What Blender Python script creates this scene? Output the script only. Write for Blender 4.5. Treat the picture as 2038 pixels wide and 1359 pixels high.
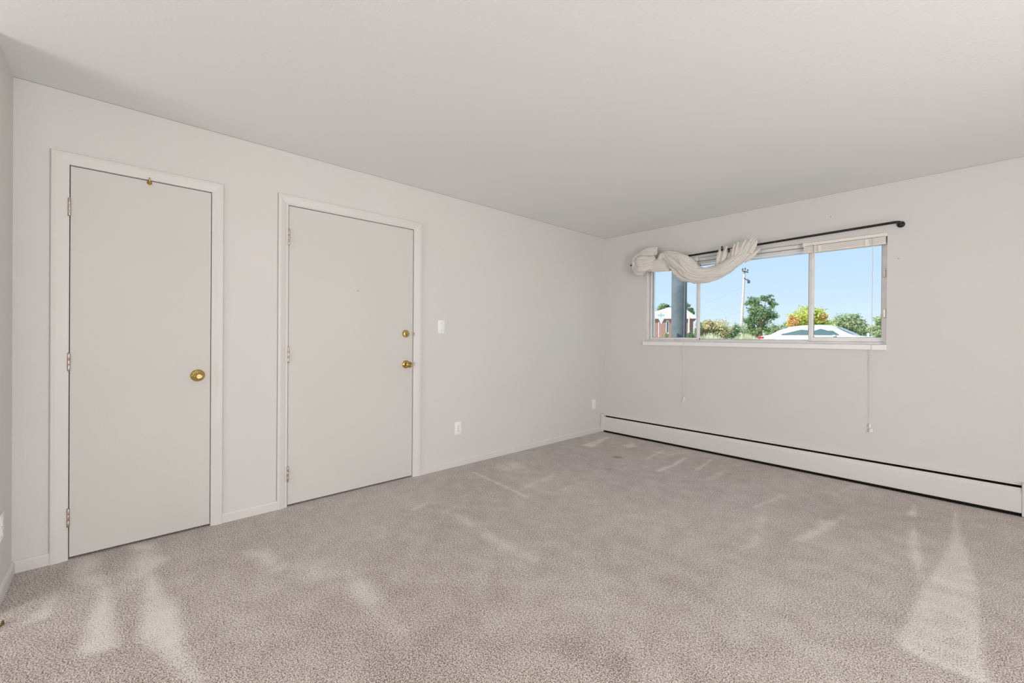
import bpy, bmesh, math, random
import numpy as np
from mathutils import Vector, Matrix, noise as mnoise
noise3 = mnoise.noise
random.seed(7)
for o in list(bpy.data.objects): bpy.data.objects.remove(o)
SC = bpy.context.scene
COL = SC.collection
PI = math.pi

# ---------------------------------------------------------------- camera
F, YAW, PIT, ROL = 846.782, math.radians(47.4984), math.radians(-0.2045), math.radians(0.4529)
CPOS = Vector((3.1255, -4.4168, 1.1555)); PPY = 679.5 - 5.8594
fw = Vector((-math.sin(YAW)*math.cos(PIT), math.cos(YAW)*math.cos(PIT), math.sin(PIT)))
r0 = Vector((math.cos(YAW), math.sin(YAW), 0)); u0 = r0.cross(fw)
cr = r0*math.cos(ROL)+u0*math.sin(ROL); cu = -r0*math.sin(ROL)+u0*math.cos(ROL)
cd = bpy.data.cameras.new('camera'); cam = bpy.data.objects.new('camera', cd); COL.objects.link(cam)
cd.sensor_width = 36; cd.lens = F/2038*36; cd.shift_y = -5.8594/2038; cd.clip_start = .02; cd.clip_end = 1000
M = Matrix((cr, cu, -fw)).transposed().to_4x4(); M.translation = CPOS; cam.matrix_world = M
SC.camera = cam
SC.view_settings.view_transform = 'Standard'; SC.view_settings.look = 'None'
SC.view_settings.gamma = 1; SC.view_settings.use_curve_mapping = False
SC.view_settings.exposure = 0.06

# photograph pixel -> point on a known plane of the place
def ray(u, v): return fw + cr*((u-1019)/F) - cu*((v-PPY)/F)
def at_x(u, v, X=0.0): d = ray(u, v); return CPOS + d*((X-CPOS.x)/d.x)
def at_y(u, v, Y=0.0): d = ray(u, v); return CPOS + d*((Y-CPOS.y)/d.y)
def at_z(u, v, Z=0.0): d = ray(u, v); return CPOS + d*((Z-CPOS.z)/d.z)
def at_d(u, v, D): return CPOS + ray(u, v)*D

# ---------------------------------------------------------------- world, sun, added room fill
w = bpy.data.worlds.new('sky'); SC.world = w; w.use_nodes = True
nt = w.node_tree; nt.nodes.clear()
tc = nt.nodes.new('ShaderNodeTexCoord'); sx = nt.nodes.new('ShaderNodeSeparateXYZ')
rp = nt.nodes.new('ShaderNodeValToRGB'); bg = nt.nodes.new('ShaderNodeBackground'); wo = nt.nodes.new('ShaderNodeOutputWorld')
nt.links.new(tc.outputs['Generated'], sx.inputs[0]); nt.links.new(sx.outputs['Z'], rp.inputs[0])
nt.links.new(rp.outputs[0], bg.inputs[0]); nt.links.new(bg.outputs[0], wo.inputs[0])
e = rp.color_ramp.elements
e[0].position = 0.0; e[0].color = (.66, .76, .93, 1)
e[1].position = 1.0; e[1].color = (.16, .34, .78, 1)
x = e.new(.10); x.color = (.525, .665, .90, 1)
x = e.new(.25); x.color = (.42, .59, .85, 1)
bg.inputs[1].default_value = 1.22
sd = bpy.data.lights.new('sun', 'SUN'); sun = bpy.data.objects.new('sun', sd); COL.objects.link(sun)
sd.energy = 4.9; sd.angle = .01; sd.color = (1, .95, .86)
sun.rotation_euler = Vector((.25, .75, -.75)).to_track_quat('-Z', 'Y').to_euler()
def area(name, loc, dirv, sx_, sy_, en, colr=(1, 1, 1)):
    l = bpy.data.lights.new(name, 'AREA'); o = bpy.data.objects.new(name, l); COL.objects.link(o)
    l.shape = 'RECTANGLE'; l.size = sx_; l.size_y = sy_; l.energy = en; l.color = colr
    o.location = loc; o.rotation_euler = Vector(dirv).to_track_quat('-Z', 'Z').to_euler(); return o
RX, BY = 5.30, -7.60                     # right wall, back wall of the open-plan room
LY, HC, NX = -4.8053, 2.3842, .42        # near wall plane, ceiling height, end of the near wall
area('fill_right_front', (RX+.30, -3.2, 1.0), (-1, 0, .34), 2.0, 1.9, 80, (1, .992, .980))  # area light added to brighten the room; no such door is known
area('fill_right_rear', (RX+.30, -5.3, 1.0), (-1, 0, .34), 2.0, 1.9, 28, (1, .992, .980))  # added fill sharing that opening, not a separate window
area('fill_back', (1.6, BY-.30, 1.15), (0, 1, .34), 1.5, 1.8, 49, (1, .992, .980))  # unseen fill light added behind the camera

# ---------------------------------------------------------------- helpers
def newmat(name, col, rough=.6, metal=0.0, spec=.4):
    m = bpy.data.materials.new(name); m.use_nodes = True
    b = m.node_tree.nodes['Principled BSDF']
    b.inputs['Base Color'].default_value = (*col, 1); b.inputs['Roughness'].default_value = rough
    b.inputs['Metallic'].default_value = metal; b.inputs['Specular IOR Level'].default_value = spec
    return m
def noisy(name, c1, c2, scale, rough=.6, metal=0.0, bump=0.0, bscale=None, detail=3, lo=.35, hi=.65, spec=.4):
    m = newmat(name, c1, rough, metal, spec); t = m.node_tree; b = t.nodes['Principled BSDF']
    co = t.nodes.new('ShaderNodeTexCoord'); n = t.nodes.new('ShaderNodeTexNoise'); r = t.nodes.new('ShaderNodeValToRGB')
    n.inputs['Scale'].default_value = scale; n.inputs['Detail'].default_value = detail
    r.color_ramp.elements[0].position = lo; r.color_ramp.elements[1].position = hi
    r.color_ramp.elements[0].color = (*c1, 1); r.color_ramp.elements[1].color = (*c2, 1)
    t.links.new(co.outputs['Object'], n.inputs['Vector']); t.links.new(n.outputs['Fac'], r.inputs[0]); t.links.new(r.outputs[0], b.inputs['Base Color'])
    if bump:
        n2 = t.nodes.new('ShaderNodeTexNoise'); n2.inputs['Scale'].default_value = bscale or scale; n2.inputs['Detail'].default_value = 4
        bp = t.nodes.new('ShaderNodeBump'); bp.inputs['Strength'].default_value = bump; bp.inputs['Distance'].default_value = .01
        t.links.new(co.outputs['Object'], n2.inputs['Vector']); t.links.new(n2.outputs['Fac'], bp.inputs['Height']); t.links.new(bp.outputs[0], b.inputs['Normal'])
    return m
WALLC = noisy('wall_paint', (.73, .722, .70), (.755, .723, .705), 2.2, .75, bump=.12, bscale=90, spec=.25)
CEILC = noisy('ceiling_paint', (.86, .875, .872), (.885, .88, .872), 1.3, .85, bump=.10, bscale=60, spec=.2)
TRIM = noisy('trim_paint', (.745, .725, .70), (.765, .742, .718), 3, .45, bump=.03, bscale=60)
DOORP = noisy('door_paint', (.69, .665, .640), (.71, .688, .662), 1.6, .5, bump=.05, bscale=40)
HEATP = noisy('heater_enamel', (.755, .73, .71), (.775, .75, .73), 3, .4)
WHITE = newmat('white_plastic', (.94, .94, .93), .4)
IVORY = newmat('vinyl_blind', (.93, .88, .84), .5)
SILL = newmat('sill_paint', (.93, .93, .94), .35)
ALU = noisy('mill_aluminium', (.83, .815, .80), (.90, .89, .88), 12, .42, .10)
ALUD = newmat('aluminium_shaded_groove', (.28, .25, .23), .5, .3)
BRASS = noisy('polished_brass', (.50, .34, .10), (.68, .49, .20), 40, .2, 1.0)
NICKEL = noisy('worn_hinge_metal', (.46, .38, .31), (.62, .56, .50), 60, .35, .8)
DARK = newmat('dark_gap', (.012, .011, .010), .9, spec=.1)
BLACK = newmat('black_enamel', (.010, .010, .012), .25)
CORDM = newmat('white_cord', (.83, .79, .74), .8)
SLOT = newmat('dark_slot', (.08, .07, .065), .7)
FABRIC = noisy('cream_curtain_fabric', (.80, .755, .71), (.83, .79, .745), 14, .95, bump=.12, bscale=260, spec=.1)
GLASS = bpy.data.materials.new('window_glass'); GLASS.use_nodes = True
g = GLASS.node_tree; g.nodes.clear()
go = g.nodes.new('ShaderNodeOutputMaterial'); gm = g.nodes.new('ShaderNodeMixShader'); gt = g.nodes.new('ShaderNodeBsdfTransparent'); gg = g.nodes.new('ShaderNodeBsdfGlossy'); fr = g.nodes.new('ShaderNodeFresnel')
gt.inputs[0].default_value = (.96, .985, .985, 1); gg.inputs['Roughness'].default_value = .02; fr.inputs[0].default_value = 1.07
g.links.new(fr.outputs[0], gm.inputs[0]); g.links.new(gt.outputs[0], gm.inputs[1]); g.links.new(gg.outputs[0], gm.inputs[2]); g.links.new(gm.outputs[0], go.inputs[0])

def tag(o, label=None, cat=None, group=None, kind=None):
    if label: o['label'] = label
    if cat: o['category'] = cat
    if group: o['group'] = group
    if kind: o['kind'] = kind
    return o
def empty(name, loc=(0, 0, 0), label=None, cat=None, group=None, kind=None):
    o = bpy.data.objects.new(name, None); COL.objects.link(o); o.location = loc; o.empty_display_size = .1
    return tag(o, label, cat, group, kind)
class MB:
    def __init__(s): s.bm = bmesh.new()
    def box(s, x0, x1, y0, y1, z0, z1, bev=0, seg=2):
        b = bmesh.new(); bmesh.ops.create_cube(b, size=1)
        bmesh.ops.scale(b, vec=(abs(x1-x0), abs(y1-y0), abs(z1-z0)), verts=b.verts)
        bmesh.ops.translate(b, vec=((x0+x1)/2, (y0+y1)/2, (z0+z1)/2), verts=b.verts)
        if bev: bmesh.ops.bevel(b, geom=b.edges[:], offset=bev, segments=seg, affect='EDGES', profile=.5)
        me = bpy.data.meshes.new('t'); b.to_mesh(me); b.free(); s.bm.from_mesh(me); bpy.data.meshes.remove(me); return s
    def loft(s, rings, closed=True, caps=True):
        R = [[s.bm.verts.new(p) for p in r] for r in rings]; n = len(R[0])
        for a, b in zip(R, R[1:]):
            for i in range(n if closed else n-1):
                j = (i+1) % n; s.bm.faces.new((a[i], a[j], b[j], b[i]))
        if caps and closed:
            s.bm.faces.new(R[0][::-1]); s.bm.faces.new(R[-1])
        return s
    def tube(s, pts, r, n=10, caps=True):
        pts = [Vector(p) for p in pts]; rs = r if isinstance(r, (list, tuple)) else [r]*len(pts)
        rings = []; up = None
        for i, p in enumerate(pts):
            t = (pts[min(i+1, len(pts)-1)]-pts[max(i-1, 0)]).normalized()
            if up is None: up = t.orthogonal().normalized()
            up = (up - t*up.dot(t)).normalized(); sd_ = t.cross(up)
            rings.append([p+(up*math.cos(2*PI*k/n)+sd_*math.sin(2*PI*k/n))*rs[i] for k in range(n)])
        return s.loft(rings, True, caps)
    def lathe(s, prof, org, axis, n=28):
        ax = Vector(axis).normalized(); a = ax.orthogonal().normalized(); b = ax.cross(a); org = Vector(org)
        rings = [[org+ax*h+(a*math.cos(2*PI*k/n)+b*math.sin(2*PI*k/n))*max(r, 1e-5) for k in range(n)] for r, h in prof]
        return s.loft(rings)
    def extr(s, prof, p0, p1, fx, fy):
        "profile (a,b) -> fx*a+fy*b, swept from p0 to p1"
        rings = [[Vector(p)+Vector(fx)*a+Vector(fy)*b for a, b in prof] for p in (p0, p1)]
        return s.loft(rings)
    def build(s, name, mat, parent=None, smooth=None, loc=None):
        bmesh.ops.recalc_face_normals(s.bm, faces=s.bm.faces)
        me = bpy.data.meshes.new(name); s.bm.to_mesh(me); s.bm.free(); me.materials.append(mat)
        if smooth:
            for p in me.polygons: p.use_smooth = True
            if smooth != 'all':
                try: me.set_sharp_from_angle(angle=math.radians(38))
                except Exception: pass
        o = bpy.data.objects.new(name, me); COL.objects.link(o)
        if parent:
            o.parent = parent; q = Vector((0, 0, 0)); pp = parent
            while pp: q += Vector(pp.location); pp = pp.parent
            me.transform(Matrix.Translation(-q))
        return o
def struct(o): o['kind'] = 'structure'; return o

# ---------------------------------------------------------------- floor with carpet
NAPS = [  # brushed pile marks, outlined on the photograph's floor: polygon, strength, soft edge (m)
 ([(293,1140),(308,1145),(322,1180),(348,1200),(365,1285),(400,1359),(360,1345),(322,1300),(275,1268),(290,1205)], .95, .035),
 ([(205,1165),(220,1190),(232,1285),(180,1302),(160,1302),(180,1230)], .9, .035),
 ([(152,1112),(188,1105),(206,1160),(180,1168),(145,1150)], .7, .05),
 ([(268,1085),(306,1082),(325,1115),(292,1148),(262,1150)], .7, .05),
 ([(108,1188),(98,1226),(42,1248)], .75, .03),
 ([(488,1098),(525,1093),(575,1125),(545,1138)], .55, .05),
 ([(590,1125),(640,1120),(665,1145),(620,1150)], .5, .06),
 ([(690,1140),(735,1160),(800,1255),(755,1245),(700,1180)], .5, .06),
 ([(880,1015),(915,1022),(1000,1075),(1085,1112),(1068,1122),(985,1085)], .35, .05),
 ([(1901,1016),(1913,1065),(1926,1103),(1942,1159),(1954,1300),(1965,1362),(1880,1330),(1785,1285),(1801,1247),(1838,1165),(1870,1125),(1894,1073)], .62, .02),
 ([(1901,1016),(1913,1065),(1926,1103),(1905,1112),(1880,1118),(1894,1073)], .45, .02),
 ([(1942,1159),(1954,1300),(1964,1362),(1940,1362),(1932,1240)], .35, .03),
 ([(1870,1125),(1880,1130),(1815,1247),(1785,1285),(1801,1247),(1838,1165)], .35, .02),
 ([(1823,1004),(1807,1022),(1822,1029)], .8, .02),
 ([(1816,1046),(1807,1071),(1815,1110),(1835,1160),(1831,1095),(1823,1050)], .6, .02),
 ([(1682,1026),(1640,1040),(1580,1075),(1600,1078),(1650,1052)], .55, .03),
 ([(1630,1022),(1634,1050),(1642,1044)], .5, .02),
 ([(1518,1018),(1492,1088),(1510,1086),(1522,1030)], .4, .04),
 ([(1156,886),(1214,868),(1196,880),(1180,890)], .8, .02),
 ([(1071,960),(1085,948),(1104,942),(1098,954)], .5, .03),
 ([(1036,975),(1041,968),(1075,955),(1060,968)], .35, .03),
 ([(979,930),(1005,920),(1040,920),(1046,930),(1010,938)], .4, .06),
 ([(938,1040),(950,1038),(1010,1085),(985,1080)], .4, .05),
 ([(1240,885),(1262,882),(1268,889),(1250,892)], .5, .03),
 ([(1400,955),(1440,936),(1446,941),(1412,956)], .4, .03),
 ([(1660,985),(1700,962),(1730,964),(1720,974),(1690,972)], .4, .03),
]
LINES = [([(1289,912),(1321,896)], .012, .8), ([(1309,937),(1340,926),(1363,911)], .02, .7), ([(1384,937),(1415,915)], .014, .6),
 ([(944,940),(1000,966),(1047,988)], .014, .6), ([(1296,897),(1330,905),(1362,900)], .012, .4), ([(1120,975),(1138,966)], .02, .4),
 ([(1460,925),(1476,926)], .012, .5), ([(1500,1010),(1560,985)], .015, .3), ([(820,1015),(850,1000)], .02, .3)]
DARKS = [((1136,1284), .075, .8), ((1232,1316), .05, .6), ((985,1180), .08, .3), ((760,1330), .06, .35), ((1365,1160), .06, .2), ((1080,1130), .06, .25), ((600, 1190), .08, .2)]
STAINS = [((1229,910), .055, .022, 1.0), ((1210,933), .045, .014, .55), ((1449,943), .04, .014, .4), ((1479,956), .04, .03, .32), ((1258, 893), .09, .04, .18), ((1290, 900), .10, .04, .14)]
def pix(p): q = at_z(p[0], p[1], 0); return (q.x, q.y)
def segdist(X, Y, a, b):
    ax, ay = a; bx, by = b; dx, dy = bx-ax, by-ay; t = np.clip(((X-ax)*dx+(Y-ay)*dy)/(dx*dx+dy*dy+1e-12), 0, 1)
    return np.hypot(X-ax-t*dx, Y-ay-t*dy)
def carpet():
    xs = np.concatenate([[-.2], np.arange(0, 4.0, .018), np.linspace(4.0, RX+.2, 10)]); ys = np.concatenate([np.linspace(BY-.2, LY-.1, 12)[:-1], np.arange(LY-.1, .0, .018), [0.1]])
    X, Y = np.meshgrid(xs, ys, indexing='ij'); nap = np.zeros_like(X); st = np.zeros_like(X)
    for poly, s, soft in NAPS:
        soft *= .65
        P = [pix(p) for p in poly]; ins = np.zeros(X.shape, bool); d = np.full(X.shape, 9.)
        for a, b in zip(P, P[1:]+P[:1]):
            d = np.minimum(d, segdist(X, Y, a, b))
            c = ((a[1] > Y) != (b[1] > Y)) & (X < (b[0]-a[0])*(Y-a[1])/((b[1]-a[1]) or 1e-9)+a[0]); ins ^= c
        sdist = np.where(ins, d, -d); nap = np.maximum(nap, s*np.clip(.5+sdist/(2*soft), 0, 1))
    for pl, wd, s in LINES:
        P = [pix(p) for p in pl]
        for a, b in zip(P, P[1:]): nap = np.maximum(nap, s*np.clip(1.3-segdist(X, Y, a, b)/wd, 0, 1))
    for c, r, s in DARKS:
        cx, cy = pix(c); nap -= s*.4*np.exp(-((X-cx)**2+(Y-cy)**2)/(r*r))
    for c, a, b, s in STAINS:
        cx, cy = pix(c); th = math.radians(20); dx, dy = X-cx, Y-cy
        p = dx*math.cos(th)+dy*math.sin(th); q = -dx*math.sin(th)+dy*math.cos(th)
        st = np.maximum(st, s*np.clip(1.6-1.2*np.sqrt((p/a)**2+(q/(b*1.6))**2), 0, 1))
    nx, ny = X.shape; V = np.stack([X, Y, np.zeros_like(X)], -1).reshape(-1, 3)
    fc = [(i*ny+j, (i+1)*ny+j, (i+1)*ny+j+1, i*ny+j+1) for i in range(nx-1) for j in range(ny-1)]
    me = bpy.data.meshes.new('floor'); me.from_pydata(V.tolist(), [], fc)
    for nm, A in (('nap', nap), ('stain', st)):
        at = me.attributes.new(nm, 'FLOAT', 'POINT'); at.data.foreach_set('value', A.reshape(-1).astype('f'))
    o = bpy.data.objects.new('floor', me); COL.objects.link(o); return struct(o)
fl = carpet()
cm = newmat('carpet', (.4, .33, .28), .95, spec=.1); t = cm.node_tree; N = t.nodes; L = t.links; b = N['Principled BSDF']
def mth(op, a, c=None, clamp=False):
    n = N.new('ShaderNodeMath'); n.operation = op; n.use_clamp = clamp
    for i, q in enumerate((a, c)):
        if q is None: continue
        if isinstance(q, (int, float)): n.inputs[i].default_value = q
        else: L.new(q, n.inputs[i])
    return n.outputs[0]
co = N.new('ShaderNodeTexCoord')
def noise(sc, det=2, rough=.5):
    n = N.new('ShaderNodeTexNoise'); n.inputs['Scale'].default_value = sc; n.inputs['Detail'].default_value = det; n.inputs['Roughness'].default_value = rough
    L.new(co.outputs['Object'], n.inputs['Vector']); return n.outputs['Fac']
fine = noise(200, 2, .6); fine2 = noise(430, 1); mid = noise(9, 3); low = noise(1.3, 2)
na = N.new('ShaderNodeAttribute'); na.attribute_name = 'nap'; sa = N.new('ShaderNodeAttribute'); sa.attribute_name = 'stain'
f1 = mth('ADD', mth('ADD', mth('MULTIPLY', mth('SUBTRACT', fine, .5), 4.2), mth('MULTIPLY', mth('SUBTRACT', fine2, .5), 2.6)), mth('MULTIPLY', mth('SUBTRACT', noise(95, 1), .5), .9))
f2 = mth('ADD', mth('MULTIPLY', mth('SUBTRACT', mid, .5), .5), mth('MULTIPLY', mth('SUBTRACT', low, .5), .38))
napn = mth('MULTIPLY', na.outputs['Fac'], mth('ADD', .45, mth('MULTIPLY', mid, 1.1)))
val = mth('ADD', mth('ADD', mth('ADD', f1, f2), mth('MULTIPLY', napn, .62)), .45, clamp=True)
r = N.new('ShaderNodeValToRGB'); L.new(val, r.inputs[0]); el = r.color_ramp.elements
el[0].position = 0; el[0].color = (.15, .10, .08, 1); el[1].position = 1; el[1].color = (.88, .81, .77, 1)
q = el.new(.26); q.color = (.44, .365, .32, 1); q = el.new(.60); q.color = (.65, .575, .53, 1)
mx = N.new('ShaderNodeMix'); mx.data_type = 'RGBA'; mx.blend_type = 'MULTIPLY'; L.new(mth('MULTIPLY', sa.outputs['Fac'], mth('ADD', .3, mth('MULTIPLY', fine, 1.3)), clamp=True), mx.inputs[0])
L.new(r.outputs[0], mx.inputs[6]); mx.inputs[7].default_value = (.62, .42, .10, 1); L.new(mx.outputs[2], b.inputs['Base Color'])
bp = N.new('ShaderNodeBump'); bp.inputs['Strength'].default_value = .55; bp.inputs['Distance'].default_value = .008; L.new(fine, bp.inputs['Height']); L.new(bp.outputs[0], b.inputs['Normal'])
b.inputs['Sheen Weight'].default_value = .25; b.inputs['Sheen Roughness'].default_value = .6
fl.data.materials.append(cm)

# ---------------------------------------------------------------- shell
struct(MB().box(-.3, RX+.3, BY-.3, .24, HC, HC+.2).build('ceiling', CEILC))
# doors' measures on the left wall (plane x = 0)
D1 = dict(ca=-4.6817, cb=-3.9607, ct=2.0741, sa=-4.6165, sb=-4.0203, st=2.0133)
D2 = dict(ca=-3.6584, cb=-2.5825, ct=2.0949, sa=-3.5955, sb=-2.6545, st=2.030)
m = MB(); g_ = .02
ys = [LY-.12, D1['sa']-g_, D1['sb']+g_, D2['sa']-g_, D2['sb']+g_, .24]
for k in (0, 2, 4): m.box(-.12, 0, ys[k], ys[k+1], -.02, HC+.001)
m.box(-.12, 0, ys[1], ys[2], D1['st']+g_, HC+.001); m.box(-.12, 0, ys[3], ys[4], D2['st']+g_, HC+.001)
m.box(-.16, -.12, LY-.12, .24, -.02, HC+.001)
struct(m.build('wall_left', WALLC))
# window opening in the far wall (plane y = 0)
WX0, WX1, WZ0, WZ1, WD = .554, 2.649, 1.118, 2.000, .20
m = MB(); m.box(0, WX0, 0, WD, -.02, HC+.001); m.box(WX1, RX, 0, WD, -.02, HC+.001)
m.box(WX0, WX1, 0, WD, -.02, WZ0); m.box(WX0, WX1, 0, WD, WZ1, HC+.001)
struct(m.build('wall_far', WALLC))
struct(MB().box(-.0, NX, LY-.12, LY, -.02, HC+.001).box(-.12, 0, BY-.2, LY-.12, -.02, HC+.001).build('wall_near', WALLC))
m = MB(); m.box(RX, RX+.2, BY-.2, -6.4, -.02, HC+.001); m.box(RX, RX+.2, -2.1, .2, -.02, HC+.001); m.box(RX, RX+.2, -6.4, -2.1, 2.12, HC+.001)
struct(m.build('wall_right', WALLC))
m = MB(); m.box(-.12, .8, BY-.2, BY, -.02, HC+.001); m.box(2.4, RX, BY-.2, BY, -.02, HC+.001); m.box(.8, 2.4, BY-.2, BY, 2.2, HC+.001); m.box(.8, 2.4, BY-.2, BY, -.02, .2)
struct(m.build('wall_back', WALLC))
# unseen closed boxes added beyond the openings to block sky light
m = MB(); m.box(RX+1.2, RX+1.3, -6.6, -1.9, -.02, HC+.001); m.box(RX+.2, RX+1.3, -6.7, -6.6, -.02, HC+.001); m.box(RX+.2, RX+1.3, -1.9, -1.8, -.02, HC+.001); m.box(RX+.2, RX+1.3, -6.7, -1.8, HC, HC+.1); m.box(RX+.2, RX+1.3, -6.7, -1.8, -.1, -.02)
m.box(.6, 2.6, BY-1.3, BY-1.2, -.02, HC+.001); m.box(.5, .6, BY-1.3, BY-.2, -.02, HC+.001); m.box(2.6, 2.7, BY-1.3, BY-.2, -.02, HC+.001); m.box(.5, 2.7, BY-1.3, BY-.2, HC, HC+.1); m.box(.5, 2.7, BY-1.3, BY-.2, -.1, -.02)
struct(m.build('wall_sky_block', WALLC))
# base boards
BBP = [(0, 0), (.012, 0), (.012, .048), (.009, .056), (.004, .060), (0, .060)]
m = MB()
for a, c in ((LY, D1['ca']), (D1['cb'], D2['ca']), (D2['cb'], -.001)): m.extr(BBP, (0, a, 0), (0, c, 0), (1, 0, 0), (0, 0, 1))
struct(m.build('baseboard_left', TRIM))
struct(MB().extr(BBP, (.012, LY, 0), (NX, LY, 0), (0, 1, 0), (0, 0, 1)).build('baseboard_near', TRIM))

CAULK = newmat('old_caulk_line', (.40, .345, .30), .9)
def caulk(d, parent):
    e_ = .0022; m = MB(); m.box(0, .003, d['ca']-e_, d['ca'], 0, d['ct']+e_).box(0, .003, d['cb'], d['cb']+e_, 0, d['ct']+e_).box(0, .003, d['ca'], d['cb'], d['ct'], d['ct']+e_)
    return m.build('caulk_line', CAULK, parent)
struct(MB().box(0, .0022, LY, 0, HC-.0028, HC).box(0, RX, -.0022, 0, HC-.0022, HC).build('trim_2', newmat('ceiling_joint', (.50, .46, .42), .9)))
# ---------------------------------------------------------------- doors
def casing(d, name, parent, inL, inR, inT):
    # mitred moulding: thick outer edge easing down towards the door
    m = MB()
    prof = [(0, 0), (0, .013), (.07, .0165), (.30, .0175), (.45, .016), (.72, .012), (.92, .0095), (1, .007), (1, 0)]
    def ring(yo, yi, zo, zi): return [Vector((b, yo+(yi-yo)*a, zo+(zi-zo)*a)) for a, b in prof]
    R = [ring(d['ca'], inL, 0, 0), ring(d['ca'], inL, d['ct'], inT), ring(d['cb'], inR, d['ct'], inT), ring(d['cb'], inR, 0, 0)]
    return m.loft(R).build(name, TRIM, parent)
def hinge(parent, y, z0, z1, x=.006, leaf=None):
    m = MB(); n = 3; h = (z1-z0)/n
    for k in range(n): m.lathe([(.0, 0), (.0058, .0), (.0062, .001), (.0062, h-.0015), (.0058, h-.0005), (0, h-.0005)], (x, y, z0+k*h), (0, 0, 1), 14)
    m.lathe([(0, 0), (.0045, .001), (.0052, .003), (0, .005)], (x, y, z1), (0, 0, 1), 12).lathe([(0, 0), (.0045, .001), (.0052, .003), (0, .005)], (x, y, z0-.004), (0, 0, 1), 12)
    o = m.build('hinge', NICKEL, parent, smooth=True); o['label'] = 'worn metal hinge'
    if leaf: MB().box(.001, .0072, y-leaf+.003, y-.003, z0, z1, .0008, 1).build('hinge_leaf', TRIM, o)
    return o
def slab(parent, d, x, name='door_panel'):
    return MB().box(x-.035, x, d['sa']+.003, d['sb']-.003, .012, d['st']-.004, .0015, 1).build(name, DOORP, parent)
def jamb(parent, d, x0):
    m = MB()
    m.box(-.11, x0, d['sa']-g_+.0005, d['sa']-.001, .0, d['st']+g_); m.box(-.11, x0, d['sb']+.001, d['sb']+g_-.0005, .0, d['st']+g_)
    m.box(-.11, x0, d['sa']-.001, d['sb']+.001, d['st'], d['st']+g_-.0005)
    m.box(-.075, -.055, d['sa']-.001, d['sa']+.012, 0, d['st']).box(-.075, -.055, d['sb']-.012, d['sb']+.001, 0, d['st']).box(-.075, -.055, d['sa'], d['sb'], d['st']-.012, d['st'])
    return m.build('door_jamb', TRIM, parent)
def knob_profile(r, L_):
    return [(r*.42, 0), (r*.40, L_*.35), (r*.46, L_*.48), (r*.86, L_*.62), (r, L_*.76), (r*.97, L_*.88), (r*.80, L_*.97), (r*.66, L_), (r*.60, L_*.985), (r*.55, L_*.965), (r*.30, L_*.96), (0, L_*.96)]
def rosette(r): return [(0, 0), (r, 0), (r*.99, .003), (r*.93, .007), (r*.80, .0105), (r*.62, .0125), (r*.45, .0135), (0, .0135)]

door1 = empty('door_1', (0, (D1['sa']+D1['sb'])/2, 0), 'narrow flat grey-white closet door left of the wider door, single brass knob', 'door', kind='structure')
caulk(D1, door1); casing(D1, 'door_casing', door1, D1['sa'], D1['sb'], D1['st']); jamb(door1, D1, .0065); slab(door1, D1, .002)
MB().box(.0015, .0027, D1['sb']-.019, D1['sb']-.0035, .014, D1['st']-.005).build('edge_strip', DOORP, door1)
for a, c in ((395, 429), (703, 737), (1012, 1047)): hinge(door1, D1['sa'], at_x(134.5, c).z, at_x(135, a).z, .011)
c = at_x(393.5, 747, .002); kn = MB().lathe(rosette(.036), (.002, c.y, c.z), (1, 0, 0), 36).build('knob_rosette', BRASS, door1, smooth=True)
k = MB().lathe(knob_profile(.0265, .052), (.014, c.y, c.z), (1, 0, 0), 36).build('door_knob', BRASS, door1, smooth=True); k['label'] = 'round brass knob'
MB().lathe([(0, 0), (.0075, 0), (.0075, .003), (.006, .004), (0, .004)], (.014+.0495, c.y, c.z), (1, 0, 0), 20).box(.0665, .0685, c.y-.001, c.y+.001, c.z-.0045, c.z+.0045).build('lock_button', BRASS, k, smooth=True)
c = at_x(421, 745); MB().box(.004, .0088, c.y-.001, c.y+.004, c.z-.014, c.z+.014).build('strike_plate', NICKEL, door1)
# small brass swivel hook screwed to the top of the narrow door
c = at_x(297.5, 364, .002); hk = MB().lathe([(0, 0), (.0105, 0), (.0115, .002), (.009, .004), (.007, .0035), (.004, .006), (0, .006)], (.002, c.y, c.z), (1, 0, 0), 24).build('hook_plate', BRASS, door1, smooth=True)
MB().tube([(.006, c.y, c.z), (.016, c.y, c.z+.001), (.020, c.y, c.z+.006), (.021, c.y, c.z+.014), (.020, c.y, c.z+.021)], [.0042, .0042, .004, .0035, .003], 12).lathe([(0, 0), (.0035, .001), (.0035, .005), (0, .006)], (.020, c.y, c.z+.019), (0, 0, 1), 12).build('hook', BRASS, hk, smooth=True)

door2 = empty('door_2', (0, (D2['sa']+D2['sb'])/2, 0), 'wide flat grey-white entry door with brass deadbolt above brass knob', 'door', kind='structure')
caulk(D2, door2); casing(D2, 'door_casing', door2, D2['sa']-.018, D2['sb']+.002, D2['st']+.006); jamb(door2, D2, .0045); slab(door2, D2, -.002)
for a, c in ((456, 487), (690, 721), (928, 957)): hinge(door2, D2['sa']+.001, at_x(573, c).z, at_x(574, a).z, .009, leaf=.02)
c = at_x(808, 725, 0); MB().lathe(rosette(.033), (-.002, c.y, c.z), (1, 0, 0), 36).build('knob_rosette', BRASS, door2, smooth=True)
k = MB().lathe(knob_profile(.0255, .055), (.010, c.y, c.z), (1, 0, 0), 36).build('door_knob', BRASS, door2, smooth=True); k['label'] = 'round brass knob'
MB().lathe([(0, 0), (.0075, 0), (.0075, .003), (0, .004)], (.010+.0525, c.y, c.z), (1, 0, 0), 20).build('lock_button', BRASS, k, smooth=True)
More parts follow.
